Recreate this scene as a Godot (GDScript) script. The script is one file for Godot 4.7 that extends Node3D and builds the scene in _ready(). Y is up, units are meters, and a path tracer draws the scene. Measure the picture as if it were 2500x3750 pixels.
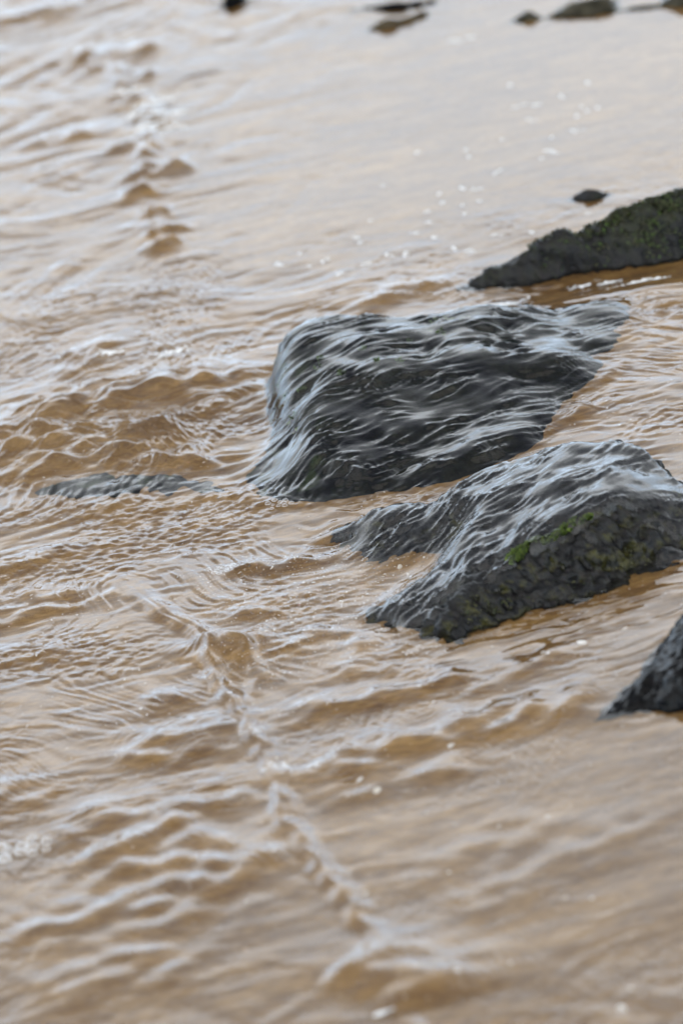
extends Node3D
# A beach backwash: shallow water sliding over wet sand and half-buried mossy rocks, seen with a long lens.

# ---------------------------------------------------------------- data
# Rock control points: x, z, height of the bare rock above still water.
const ROCK_CENTRE := [
	[0.467, -0.481, 0.03744], [0.525, -0.537, 0.0288], [0.425, -0.433, 0.04752], [0.497, -0.438, 0.02304],
	[-0.040, -0.628, 0.08064], [0.023, -0.665, 0.0936], [0.119, -0.638, 0.0864], [0.212, -0.593, 0.08928], [0.371, -0.612, 0.0576], [0.522, -0.627, 0.0324],
	[-0.065, -0.724, -0.07], [0.028, -0.771, -0.07], [0.122, -0.747, -0.07], [0.217, -0.700, -0.07], [0.374, -0.732, -0.07], [0.613, -0.722, -0.07],
	[0.079, -0.396, 0.09], [0.196, -0.393, 0.0828], [0.404, -0.335, 0.05616], [0.084, -0.347, 0.072], [0.195, -0.337, 0.06192], [0.382, -0.282, 0.04176],
	[0.000, -0.595, 0.08928], [0.029, -0.410, 0.08784], [-0.012, -0.284, 0.06624], [-0.040, -0.167, 0.04176], [-0.005, -0.135, 0.03312],
	[-0.052, -0.508, 0.0504], [-0.048, -0.400, 0.0432], [-0.047, -0.279, 0.0252], [-0.065, -0.155, 0.00864],
	[-0.108, -0.607, -0.07], [-0.100, -0.450, -0.05], [-0.094, -0.362, -0.03], [-0.107, -0.273, -0.012], [-0.141, -0.238, -0.01], [-0.118, -0.139, -0.012], [-0.104, -0.093, -0.03],
	[-0.213, -0.276, -0.07], [-0.187, -0.112, -0.07], [-0.099, -0.037, -0.07],
	[0.188, -0.174, 0.036], [0.323, -0.165, 0.03736], [0.059, -0.177, 0.03888], [0.020, -0.120, 0.03736],
	[-0.043, -0.070, -0.005], [0.057, -0.056, 0.01], [0.197, -0.041, 0.02296], [0.309, -0.099, 0.03016],
	[-0.030, 0.001, -0.07], [0.080, 0.020, -0.07], [0.200, 0.040, -0.07], [0.358, -0.018, -0.07], [0.461, -0.167, -0.05],
	[0.431, -0.417, 0.01584], [0.501, -0.532, 0.0216], [0.538, -0.361, -0.02], [0.662, -0.555, -0.07], [0.564, -0.231, -0.07]]
const ROCK_MOSSY := [
	[0.344, 0.141, 0.0952], [0.438, 0.185, 0.1054], [0.487, 0.241, 0.1037], [0.524, 0.322, 0.07225], [0.227, 0.108, 0.0623], [0.081, 0.103, 0.0317], [-0.037, 0.104, -0.005],
	[0.202, 0.051, -0.06], [0.345, 0.065, -0.06], [0.478, 0.100, -0.06], [0.080, 0.043, -0.06], [-0.040, 0.052, -0.06], [-0.111, 0.101, -0.06], [-0.041, 0.149, -0.05],
	[0.434, 0.430, 0.102], [0.371, 0.453, 0.1003], [0.247, 0.491, 0.07225], [0.176, 0.527, 0.04675], [0.110, 0.561, 0.0238],
	[0.422, 0.328, 0.1088], [0.316, 0.319, 0.08925], [0.229, 0.255, 0.07675], [0.311, 0.211, 0.08925],
	[0.051, 0.135, 0.0283], [0.051, 0.195, 0.0164], [0.143, 0.172, 0.0504], [0.155, 0.244, 0.0436], [0.082, 0.292, -0.02], [0.124, 0.325, 0],
	[0.014, 0.435, -0.002], [0.073, 0.439, 0.0153], [0.154, 0.374, 0.0391], [0.180, 0.422, 0.0527], [0.085, 0.517, 0.0153], [-0.031, 0.460, -0.06], [0.000, 0.356, -0.06], [0.032, 0.544, -0.06],
	[0.136, 0.589, 0.0034], [0.329, 0.538, 0.0255], [0.330, 0.573, 0.0119], [0.329, 0.612, -0.06], [0.234, 0.555, 0.0238], [0.234, 0.608, -0.06], [0.128, 0.635, -0.06], [0.064, 0.608, -0.06],
	[0.446, 0.518, 0.0221], [0.446, 0.553, 0.0102], [0.446, 0.597, -0.06], [0.529, 0.483, 0.0187], [0.545, 0.532, 0.0068], [0.561, 0.576, -0.06],
	[0.557, 0.359, 0.0561], [0.528, 0.391, 0.0697], [0.609, 0.390, 0.03825], [0.652, 0.471, 0.00425], [0.695, 0.523, -0.06], [0.663, 0.356, -0.06], [0.575, 0.275, -0.06], [0.535, 0.189, -0.05]]
const ROCK_LONG := [
	[0.256, -0.926, .0], [0.363, -0.945, .038], [0.421, -0.934, .056], [0.484, -0.927, .072], [0.600, -0.940, .102], [0.700, -0.928, .106], [0.825, -0.916, .11], [0.943, -0.915, .05],
	[0.350, -0.887, .0], [0.499, -0.886, .0], [0.674, -0.865, .0], [0.834, -0.850, .0],
	[0.513, -0.906, .04], [0.667, -0.894, .06], [0.812, -0.881, .07], [0.396, -0.911, .02],
	[0.344, -0.886, -.06], [0.498, -0.878, -.06], [0.680, -0.858, -.06], [0.845, -0.843, -.06], [0.216, -0.940, -.06],
	[0.356, -1.024, -.06], [0.479, -1.047, -.06], [0.610, -1.076, -.06], [0.707, -1.076, -.06], [0.840, -1.069, -.06], [1.024, -0.940, -.06],
	[0.605, -0.984, .07], [0.712, -0.983, .075], [0.829, -0.976, .07], [0.482, -0.979, .03]]
const ROCK_SMALL := [[0.507, -1.291, -.002], [0.526, -1.283, .015], [0.547, -1.269, .031], [0.574, -1.269, .022], [0.600, -1.271, .008],
	[0.545, -1.260, .004], [0.577, -1.260, .002], [0.489, -1.312, -.05], [0.544, -1.266, -.05], [0.587, -1.266, -.05], [0.629, -1.284, -.05], [0.592, -1.319, -.05], [0.531, -1.333, -.05]]
const ROCK_BLACK := [[0.292, 1.018, 0.012], [0.328, 0.991, 0.022], [0.351, 0.991, 0.034], [0.396, 0.97, 0.0546], [0.438, 0.966, 0.0819], [0.453, 0.969, 0.0897],
	[0.337, 1.019, 0.02], [0.382, 1.026, 0.026], [0.428, 1.056, 0.024], [0.413, 1.042, 0.0546], [0.438, 1.045, 0.0624], [0.393, 1.019, 0.039],
	[0.277, 1.009, -0.05], [0.344, 1.041, -0.05], [0.419, 1.092, -0.05],
	[.48, .84, 0.0897], [.56, .90, 0.078], [.66, .95, 0.03], [.72, 1.0, -0.06], [.56, 1.08, -0.05], [.56, 1.0, 0.03], [.30, .88, -0.05], [.36, .80, -0.05], [.44, .74, -0.05], [.56, .76, -0.05]]
const ROCK_FAR := [[0.204, -2.720, 0], [0.228, -2.705, 0.015], [0.261, -2.677, 0.03], [0.305, -2.649, 0.035], [0.357, -2.641, 0.025], [0.401, -2.649, 0.01], [0.213, -2.827, -0.04], [0.277, -2.804, -0.04], [0.349, -2.787, -0.04], [0.422, -2.777, -0.04], [0.266, -2.683, 0.008], [0.329, -2.666, 0.008], [0.228, -2.795, -.05], [0.261, -2.767, -.05], [0.305, -2.739, -.05], [0.357, -2.731, -.05], [0.401, -2.739, -.05], [0.266, -2.773, -.05], [0.329, -2.756, -.05]]
const ROCK_TAN := [[0.229, -2.547, 0], [0.265, -2.546, 0.022], [0.302, -2.539, 0.028], [0.339, -2.551, 0.028], [0.377, -2.584, 0.020], [0.272, -2.536, 0.014], [0.328, -2.555, 0.014], [0.215, -2.662, -0.04], [0.273, -2.642, -0.04], [0.338, -2.655, -0.04], [0.398, -2.710, -0.04], [0.265, -2.636, -.05], [0.302, -2.629, -.05], [0.339, -2.641, -.05], [0.377, -2.674, -.05]]
const ROCK_FLAT := [[0.499, -2.420, 0.007], [0.571, -2.419, 0.021], [0.645, -2.411, 0.025], [0.736, -2.388, 0.023], [0.876, -2.319, 0.033], [1.045, -2.296, 0.023], [0.589, -2.403, 0.009], [0.740, -2.363, 0.009], [0.897, -2.295, 0.009],
	[0.441, -2.466, -0.05], [0.593, -2.420, -0.05], [0.745, -2.378, -0.05], [0.904, -2.303, -0.05], [1.132, -2.292, -0.05], [1.110, -2.425, -0.05], [0.804, -2.512, -0.05], [0.584, -2.523, -0.05]]
const ROCK_TIP := [[-0.061, -2.942, .02], [-0.027, -2.895, .05], [0.014, -2.915, .03], [-0.109, -3.003, -.05], [-0.034, -2.955, -.05], [0.055, -2.977, -.05], [-0.000, -3.056, -.05], [-0.081, -3.047, -.05]]
const ROCK_SUNKEN := [[-0.499, -0.370, -0.021], [-0.383, -0.378, -0.015], [-0.289, -0.326, -0.014], [-0.214, -0.264, -0.016], [-0.166, -0.202, -0.023], [-0.291, -0.265, -0.019], [-0.405, -0.317, -0.019], [-0.234, -0.211, -0.021],
	[-0.592, -0.399, -0.060], [-0.380, -0.451, -0.060], [-0.240, -0.364, -0.060], [-0.136, -0.258, -0.060], [-0.157, -0.158, -0.060], [-0.274, -0.176, -0.060], [-0.427, -0.258, -0.060], [-0.539, -0.329, -0.060]]

# Standing wavelets: points, height, width on the side towards the viewer, width behind.
const WAVELETS := [
	[[[-0.357, 0.642], [-0.311, 0.622], [-0.250, 0.635]], 0.0064, 0.0236, 0.0429],
	[[[-0.394, 0.850], [-0.299, 0.764], [-0.248, 0.751], [-0.195, 0.777]], 0.0111, 0.0332, 0.0553],
	[[[-0.339, 0.867], [-0.268, 0.820], [-0.195, 0.849]], 0.0078, 0.0269, 0.0448],
	[[[-0.183, 0.975], [-0.076, 0.990], [0.010, 0.960], [0.082, 0.943], [0.262, 0.952], [0.316, 1.002]], 0.0143, 0.0390, 0.0688],
	[[[-0.160, 0.793], [-0.081, 0.763], [-0.017, 0.767], [0.099, 0.754], [0.173, 0.729]], 0.0099, 0.0286, 0.0550],
	[[[-0.174, 0.513], [-0.084, 0.491], [-0.023, 0.484]], 0.0063, 0.0188, 0.0417],
	[[[-0.064, 0.659], [-0.012, 0.644], [0.043, 0.680]], 0.0075, 0.0259, 0.0431],
	[[[-0.042, 0.559], [0.011, 0.576], [0.064, 0.621]], 0.0074, 0.0255, 0.0425],
	[[[-0.208, 0.350], [-0.156, 0.357], [-0.104, 0.376]], 0.0061, 0.0162, 0.0304],
	[[[-0.219, 0.152], [-0.194, 0.160], [-0.109, 0.184], [-0.036, 0.178], [-0.000, 0.162]], 0.0097, 0.0194, 0.0389],
	[[[-0.610, 0.157], [-0.509, 0.129], [-0.416, 0.123]], 0.0087, 0.0193, 0.0290],
	[[[-0.607, 0.109], [-0.517, 0.097], [-0.434, 0.080]], 0.0067, 0.0172, 0.0287],
	[[[-0.614, 0.206], [-0.497, 0.176], [-0.408, 0.172]], 0.0078, 0.0195, 0.0293],
	[[[-0.599, -0.019], [-0.515, -0.032], [-0.477, -0.056], [-0.426, -0.084]], 0.0065, 0.0167, 0.0278],
	[[[-0.396, -0.206], [-0.359, -0.226], [-0.321, -0.251]], 0.0071, 0.0160, 0.0267],
	[[[-0.656, 0.845], [-0.558, 0.853], [-0.483, 0.895]], 0.0112, 0.0393, 0.0562],
	[[[-0.497, 1.045], [-0.410, 0.999], [-0.333, 1.003]], 0.0093, 0.0347, 0.0579],
	[[[-0.379, 1.097], [-0.287, 1.036], [-0.196, 0.998]], 0.0105, 0.0396, 0.0582],
	[[[-0.601, 0.330], [-0.500, 0.349], [-0.428, 0.401]], 0.0061, 0.0203, 0.0405],
	[[[0.042, 0.559], [0.087, 0.553], [0.133, 0.594]], 0.0063, 0.0212, 0.0317],
	[[[-0.438, -0.933], [-0.389, -0.974], [-0.319, -1.027]], 0.0120, 0.0299, 0.0374],
	[[[-0.471, -0.865], [-0.406, -0.896], [-0.341, -0.926]], 0.0076, 0.0229, 0.0381],
	[[[-0.493, -2.275], [-0.406, -2.213], [-0.308, -2.237]], 0.0077, 0.0373, 0.0373],
	[[[-0.603, -0.530], [-0.507, -0.601], [-0.437, -0.670], [-0.375, -0.700], [-0.245, -0.683], [-0.095, -0.627], [-0.047, -0.612]], 0.0276, 0.0487, 0.0974],
	[[[-0.606, -0.480], [-0.479, -0.531], [-0.365, -0.537], [-0.253, -0.498], [-0.156, -0.439]], 0.0268, 0.0461, 0.0587],
	[[[-0.572, -0.429], [-0.406, -0.435], [-0.310, -0.389], [-0.224, -0.319], [-0.164, -0.311]], 0.0276, 0.0388, 0.0603],
	[[[-0.234, -0.596], [-0.159, -0.571], [-0.075, -0.546]], 0.0165, 0.0412, 0.0412],
	[[[0.061, -0.896], [0.128, -0.944], [0.201, -0.966], [0.269, -0.949]], 0.0106, 0.0339, 0.0453],
	[[[0.383, -0.287], [0.460, -0.275], [0.511, -0.329]], 0.0070, 0.0193, 0.0351],
	[[[0.333, -0.184], [0.364, -0.157], [0.394, -0.148], [0.451, -0.184]], 0.0090, 0.0226, 0.0361],
	[[[-0.485, 1.174], [-0.370, 1.142], [-0.298, 1.198], [-0.213, 1.338]], 0.0132, 0.0902, 0.0962],
	[[[-0.597, 1.356], [-0.509, 1.327], [-0.396, 1.321], [-0.265, 1.397]], 0.0086, 0.0741, 0.0741],
	[[[-0.561, 1.533], [-0.419, 1.494], [-0.280, 1.533]], 0.0075, 0.0750, 0.0750],
	[[[-0.133, 1.094], [-0.003, 1.063], [0.147, 1.061]], 0.0059, 0.0351, 0.0585],
	[[[-0.008, 1.572], [0.178, 1.465], [0.381, 1.386]], 0.0030, 0.0500, 0.0750],
	[[[-0.055, 1.414], [0.099, 1.331], [0.247, 1.316]], 0.0025, 0.0494, 0.0742],
	[[[0.095, 0.811], [0.216, 0.788], [0.330, 0.723]], 0.0055, 0.0265, 0.0441],
	[[[-0.254, -0.197], [-0.166, -0.157], [-0.126, -0.100], [-0.037, -0.041]], 0.0073, 0.0182, 0.0274],
	# the line where two sheets of water meet
	[[[-0.372, 0.099], [-0.322, 0.251], [-0.259, 0.388], [-0.236, 0.486], [-0.235, 0.604], [-0.202, 0.734], [-0.164, 0.974], [-0.166, 1.109], [-0.142, 1.222], [-0.094, 1.429], [-0.048, 1.611], [-0.035, 1.734], [-0.030, 1.930]], .0140, .0130, .0170, .0070],
	[[[-0.350, 0.128], [-0.294, 0.290], [-0.232, 0.411], [-0.179, 0.504], [-0.170, 0.599], [-0.180, 0.65]], .0110, .0095, .0140, .0045],
	[[[-0.269, 0.515], [-0.226, 0.484], [-0.189, 0.480], [-0.148, 0.499]], 0.0180, 0.0729, 0.0625],
	[[[-0.141, 1.610], [-0.083, 1.649], [-0.033, 1.701], [-0.018, 1.794]], 0.0240, 0.0400, 0.0875, 0.0075],
	# its far end, breaking
	[[[-0.229, -1.429], [-0.246, -1.555], [-0.242, -1.691], [-0.258, -1.833], [-0.239, -1.984], [-0.243, -2.097], [-0.211, -2.247], [-0.257, -2.422], [-0.279, -2.586], [-0.336, -2.777]], 0.0124, 0.0217, 0.0310],
	[[[-0.325, -2.072], [-0.262, -2.094], [-0.209, -2.072]], 0.0107, 0.0335, 0.0279],
	[[[-0.262, -1.894], [-0.213, -1.912], [-0.158, -1.935]], 0.0159, 0.0527, 0.0351],
	[[[-0.233, -1.805], [-0.266, -1.780], [-0.306, -1.780]], 0.0097, 0.0364, 0.0303],
	[[[-0.434, -2.732], [-0.377, -2.750], [-0.321, -2.750]], 0.0081, 0.0367, 0.0275],
	[[[-0.306, -2.773], [-0.252, -2.741], [-0.176, -2.704]], 0.0103, 0.0459, 0.0275],
	[[[-0.289, -2.533], [-0.246, -2.523], [-0.202, -2.533]], 0.0137, 0.0392, 0.0294],
	[[[-0.551, -3.137], [-0.448, -3.117], [-0.329, -3.121]], 0.0114, 0.0405, 0.0405],
	[[[-0.267, -1.523], [-0.224, -1.542], [-0.190, -1.568]], 0.0134, 0.0323, 0.0194],
	[[[-0.278, -1.450], [-0.235, -1.464], [-0.197, -1.490]], 0.0172, 0.0297, 0.0198],
	[[[-0.271, -1.632], [-0.238, -1.644], [-0.204, -1.669]], 0.0101, 0.0315, 0.0189]]

# How choppy the water is: x, z, reach in x, reach in z, factor.
const CHOP := [[-.32, 1.35, .50, .62, .34], [0.59, -1.92, 0.79, 0.88, .06], [0.25, -1.49, 0.42, 0.39, .25], [0.74, -2.36, 0.67, 0.51, .15], [-0.33, -0.53, 0.33, 0.29, 1.4], [-0.38, -2.26, 0.34, 0.74, 1.2], [0.43, -0.36, 0.21, 0.26, .55], [0.34, 1.34, 0.52, 0.74, .10], [0.10, 0.32, 0.19, 0.12, .3], [-0.00, -1.22, 0.26, 0.21, 1.1], [-0.11, 1.04, 0.67, 0.70, .55]]

const FLECKS := [[0.482, -2.021], [0.518, -1.870], [0.500, -1.784], [0.437, -2.375], [0.401, -2.369], [0.406, -1.520], [0.519, -1.569], [0.293, -1.408], [0.572, -1.670], [0.202, -1.163], [0.289, -1.149], [0.372, -1.178], [0.434, -1.149], [0.543, -1.194], [0.079, -1.131], [0.053, -1.214], [0.129, -1.157], [0.571, -1.892], [0.628, -1.941], [0.318, -1.119], [0.362, -1.444]]
const SHELLS := [[0.074, 0.282, .016], [-0.048, 1.019, .020], [-0.027, 1.070, .024], [0.092, 0.968, .016], [0.316, 0.724, .024], [0.384, 0.717, .012], [0.080, 0.799, .009], [0.107, 0.231, .008], [-0.064, 0.254, .007], [-0.026, 0.135, .007], [-0.028, 0.352, .008], [-0.100, 0.125, .008], [0.418, -0.436, .008], [0.176, 1.055, .007], [0.203, 1.277, .010], [0.133, 1.265, .009], [-0.069, 1.384, .014], [-0.244, 1.479, .012], [0.235, 1.888, .020], [0.051, 1.380, .009], [0.141, 0.882, .007], [0.257, 0.725, .012], [0.253, 1.848, .01], [0.107, 1.688, .009], [0.234, 1.558, .009], [0.199, 1.533, .01]]

var noise_a := FastNoiseLite.new()
var noise_b := FastNoiseLite.new()
var noise_c := FastNoiseLite.new()
var cellular := FastNoiseLite.new()
var xs := PackedFloat32Array()
var zs := PackedFloat32Array()
var water := PackedFloat32Array()      # height of the water at every grid point
var rocks := []                        # every rock's height raster
var taken := {}
var rng := RandomNumberGenerator.new()


# ---------------------------------------------------------------- helpers
func numbered(called: String) -> String:
	if not taken.has(called):
		taken[called] = 0
		return called
	taken[called] += 1
	return "%s_%03d" % [called, taken[called]]


func tag(o: Node3D, label: String, category: String, group := "") -> void:
	o.set_meta("label", label)
	o.set_meta("category", category)
	if group != "":
		o.set_meta("group", group)


func thing(called: String, label: String, category: String, at := Vector3.ZERO, group := "") -> Node3D:
	var o := Node3D.new()
	o.name = numbered(called)
	o.position = at
	add_child(o)
	tag(o, label, category, group)
	return o


func part(called: String, mesh: Mesh, m: Material, parent: Node3D) -> MeshInstance3D:
	var o := MeshInstance3D.new()
	o.name = called
	o.mesh = mesh
	o.material_override = m
	parent.add_child(o, true)
	return o


func grid_mesh(v: PackedVector3Array, n: PackedVector3Array, c: PackedColorArray, index: PackedInt32Array) -> ArrayMesh:
	var a := []
	a.resize(Mesh.ARRAY_MAX)
	a[Mesh.ARRAY_VERTEX] = v
	a[Mesh.ARRAY_NORMAL] = n
	if c.size():
		a[Mesh.ARRAY_COLOR] = c
	a[Mesh.ARRAY_INDEX] = index
	var m := ArrayMesh.new()
	m.add_surface_from_arrays(Mesh.PRIMITIVE_TRIANGLES, a)
	return m


func axis(from: float, spans: Array) -> PackedFloat32Array:
	# spans: [until, step]
	var out := PackedFloat32Array()
	var at := from
	for s in spans:
		while at < s[0] - 1e-6:
			out.append(at)
			at += s[1]
	out.append(at)
	return out


func lin(r: float, g: float, b: float) -> Color:
	return Color(r, g, b).linear_to_srgb()


func smax(a: float, b: float, k: float) -> float:
	var h := maxf(k - absf(a - b), 0.0) / k
	return maxf(a, b) + h * h * k * 0.25


func noise_image(size: int, seed_: int, octaves: Array, low: Color, high: Color, contrast := 1.0) -> ImageTexture:
	# octaves: [feature size in pixels, weight]; tiles without a seam
	var sum := PackedFloat32Array()
	sum.resize(size * size)
	var k := 0
	for o in octaves:
		var f := FastNoiseLite.new()
		f.seed = seed_ + k * 17
		f.frequency = 1.0 / o[0]
		f.noise_type = FastNoiseLite.TYPE_SIMPLEX_SMOOTH
		f.fractal_type = FastNoiseLite.FRACTAL_NONE
		var im := f.get_seamless_image(size, size, false, false, 0.15, false)
		var data := im.get_data()
		for i in size * size:
			sum[i] += (data[i] / 127.5 - 1.0) * o[1]
		k += 1
	var out := Image.create(size, size, false, Image.FORMAT_RGB8)
	var bytes := PackedByteArray()
	bytes.resize(size * size * 3)
	for i in size * size:
		var t := clampf(0.5 + sum[i] * 0.5 * contrast, 0.0, 1.0)
		bytes[i * 3] = int(255.0 * lerpf(low.r, high.r, t))
		bytes[i * 3 + 1] = int(255.0 * lerpf(low.g, high.g, t))
		bytes[i * 3 + 2] = int(255.0 * lerpf(low.b, high.b, t))
	out.set_data(size, size, false, Image.FORMAT_RGB8, bytes)
	return ImageTexture.create_from_image(out)


# ---------------------------------------------------------------- rocks
class Raster:
	var x0 := 0.0
	var z0 := 0.0
	var step := 0.0
	var nx := 0
	var nz := 0
	var h := PackedFloat32Array()

	func at(x: float, z: float) -> float:
		var fx := (x - x0) / step
		var fz := (z - z0) / step
		if fx < 0.0 or fz < 0.0 or fx >= nx - 1 or fz >= nz - 1:
			return -0.07
		var i := int(fx)
		var j := int(fz)
		var k := j * nx + i
		fx -= i
		fz -= j
		return (h[k] * (1.0 - fx) + h[k + 1] * fx) * (1.0 - fz) + (h[k + nx] * (1.0 - fx) + h[k + nx + 1] * fx) * fz

	func blur(r: int) -> void:
		var t := PackedFloat32Array()
		t.resize(h.size())
		for j in nz:
			for i in nx:
				var s := 0.0
				for d in range(-r, r + 1):
					s += h[j * nx + clampi(i + d, 0, nx - 1)]
				t[j * nx + i] = s / (2 * r + 1)
		for j in nz:
			for i in nx:
				var s := 0.0
				for d in range(-r, r + 1):
					s += t[clampi(j + d, 0, nz - 1) * nx + i]
				h[j * nx + i] = s / (2 * r + 1)


func raster(points: Array, step: float, round_: int, lumps: Array) -> Raster:
	var r := Raster.new()
	var flat := PackedVector2Array()
	var lo := Vector2(1e9, 1e9)
	var hi := Vector2(-1e9, -1e9)
	for p in points:
		var q := Vector2(p[0], p[1])
		flat.append(q)
		lo = lo.min(q)
		hi = hi.max(q)
	r.step = step
	r.x0 = lo.x - 0.02
	r.z0 = lo.y - 0.02
	r.nx = int((hi.x - lo.x + 0.04) / step) + 1
	r.nz = int((hi.y - lo.y + 0.04) / step) + 1
	r.h.resize(r.nx * r.nz)
	r.h.fill(-0.07)
	var tri := Geometry2D.triangulate_delaunay(flat)
	for t in range(0, tri.size(), 3):
		var a := flat[tri[t]]
		var b := flat[tri[t + 1]]
		var c := flat[tri[t + 2]]
		var ha: float = points[tri[t]][2]
		var hb: float = points[tri[t + 1]][2]
		var hc: float = points[tri[t + 2]][2]
		var det := (b.y - c.y) * (a.x - c.x) + (c.x - b.x) * (a.y - c.y)
		if absf(det) < 1e-9:
			continue
		var l := a.min(b).min(c)
		var u := a.max(b).max(c)
		for j in range(int((l.y - r.z0) / step), int((u.y - r.z0) / step) + 2):
			for i in range(int((l.x - r.x0) / step), int((u.x - r.x0) / step) + 2):
				var x := r.x0 + i * step
				var z := r.z0 + j * step
				var wa := ((b.y - c.y) * (x - c.x) + (c.x - b.x) * (z - c.y)) / det
				var wb := ((c.y - a.y) * (x - c.x) + (a.x - c.x) * (z - c.y)) / det
				if wa >= -1e-4 and wb >= -1e-4 and wa + wb <= 1.0001 and i < r.nx and j < r.nz:
					r.h[j * r.nx + i] = wa * ha + wb * hb + (1.0 - wa - wb) * hc
	r.blur(round_)
	r.blur(round_)
	for j in r.nz:
		for i in r.nx:
			var x := r.x0 + i * step
			var z := r.z0 + j * step
			var k := j * r.nx + i
			var y := r.h[k]
			var d := 0.0
			for o in lumps:      # [feature size, height, ridged]
				var n := noise_b.get_noise_3d(x / o[0], y / o[0], z / o[0])
				d += (o[1] * (0.4 - absf(n)) * 1.6) if o[2] else o[1] * n
			r.h[k] = y + d * smoothstep(-0.07, -0.03, y)
	return r


func rock_mesh(r: Raster, rough: Array, paint: Callable) -> ArrayMesh:
	# the raster as a skin, roughened along its own normals: rough = [[feature size, height], ...]
	var v := PackedVector3Array()
	var n := PackedVector3Array()
	var c := PackedColorArray()
	var index := PackedInt32Array()
	var id := PackedInt32Array()
	id.resize(r.nx * r.nz)
	id.fill(-1)
	for j in range(1, r.nz - 1):
		for i in range(1, r.nx - 1):
			var k := j * r.nx + i
			if maxf(maxf(r.h[k], r.h[k + 1]), maxf(r.h[k - 1], maxf(r.h[k + r.nx], r.h[k - r.nx]))) < -0.052:
				continue
			id[k] = v.size()
			var nn := Vector3(r.h[k - 1] - r.h[k + 1], 2.0 * r.step, r.h[k - r.nx] - r.h[k + r.nx]).normalized()
			var p := Vector3(r.x0 + i * r.step, r.h[k], r.z0 + j * r.step)
			var d := 0.0
			var steep := 0.35 + 0.65 * smoothstep(0.95, 0.6, nn.y)
			for o in rough:
				d += o[1] * noise_c.get_noise_3d(p.x / o[0], p.y / o[0], p.z / o[0])
			v.append(p + nn * d * steep)
			n.append(nn)
			c.append(paint.call(p, nn))
	for j in range(1, r.nz - 2):
		for i in range(1, r.nx - 2):
			var a := id[j * r.nx + i]
			var b := id[j * r.nx + i + 1]
			var e := id[(j + 1) * r.nx + i]
			var f := id[(j + 1) * r.nx + i + 1]
			if a < 0 or b < 0 or e < 0 or f < 0:
				continue
			index.append_array(PackedInt32Array([a, b, f, a, f, e]))
	# normals of the roughened skin
	var s := PackedVector3Array()
	s.resize(v.size())
	for t in range(0, index.size(), 3):
		var fn := (v[index[t + 2]] - v[index[t]]).cross(v[index[t + 1]] - v[index[t]])
		for q in 3:
			s[index[t + q]] += fn
	for i in s.size():
		s[i] = s[i].normalized() if s[i].length_squared() > 1e-20 else n[i]
	return grid_mesh(v, s, c, index)


func blades(spots: Array, count: int, length: float, r: Raster, colors: Array, lean := Vector3(-.5, .2, .5)) -> ArrayMesh:
	# short strands of moss or weed standing on a rock; spots: [x, z, reach, how many (1 = count)]; every strand has one plain colour
	var st := SurfaceTool.new()
	st.begin(Mesh.PRIMITIVE_TRIANGLES)
	for s in spots:
		var strands := int(count * s[3]) if s.size() > 3 else count
		for k in strands:
			var a := rng.randf() * TAU
			var d: float = sqrt(rng.randf()) * s[2]
			var x: float = s[0] + cos(a) * d
			var z: float = s[1] + sin(a) * d * 0.8
			if noise_c.get_noise_2d(x / .012, z / .012) < -0.15:
				continue
			var y := r.at(x, z)
			var e := 0.004
			var nn := Vector3(r.at(x - e, z) - r.at(x + e, z), 2.0 * e, r.at(x, z - e) - r.at(x, z + e)).normalized()
			var side := Vector3(rng.randf_range(-1, 1), rng.randf_range(-.3, .3), rng.randf_range(-1, 1)).normalized()
			var l := length * rng.randf_range(.5, 1.3)
			var up := (nn * rng.randf_range(.3, 1.0) + lean * rng.randf_range(.2, 1.0) + side * .5).normalized() * l
			var w := side.cross(up).normalized() * l * rng.randf_range(.12, .3)
			var p := Vector3(x, y - .001, z)
			var c: Color = colors[rng.randi() % colors.size()]
			st.set_color(c)
			for tri in [[p - w, p + up * .55 + w * .9, p + w], [p - w, p + up * .55 - w * .9, p + up * .55 + w * .9], [p + up * .55 - w * .9, p + up, p + up * .55 + w * .9]]:
				for q in tri:
					st.set_normal((nn + side * .4).normalized())
					st.add_vertex(q)
	return st.commit()


# ---------------------------------------------------------------- water
func level(x: float, z: float) -> float:
	var dx := (x - .20) / .24
	var dz := (z - .02) / .09
	return 0.030 * smoothstep(0.05, 0.55, x) * smoothstep(-.85, -.65, z) + .005 * exp(-dx * dx - dz * dz)


func chop(x: float, z: float) -> float:
	var c := 1.0
	for b in CHOP:
		var dx: float = (x - b[0]) / b[2]
		var dz: float = (z - b[1]) / b[3]
		var d := dx * dx + dz * dz
		if d < 4.0:
			c *= lerpf(1.0, b[4], exp(-d * 1.2))
	return c


func water_at(x: float, z: float) -> float:
	var i := clampi(xs.bsearch(x), 1, xs.size() - 1)
	var j := clampi(zs.bsearch(z), 1, zs.size() - 1)
	var fx := clampf((x - xs[i - 1]) / (xs[i] - xs[i - 1]), 0.0, 1.0)
	var fz := clampf((z - zs[j - 1]) / (zs[j] - zs[j - 1]), 0.0, 1.0)
	var n := xs.size()
	var k := (j - 1) * n + i - 1
	return lerpf(lerpf(water[k], water[k + 1], fx), lerpf(water[k + n], water[k + n + 1], fx), fz)


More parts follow.
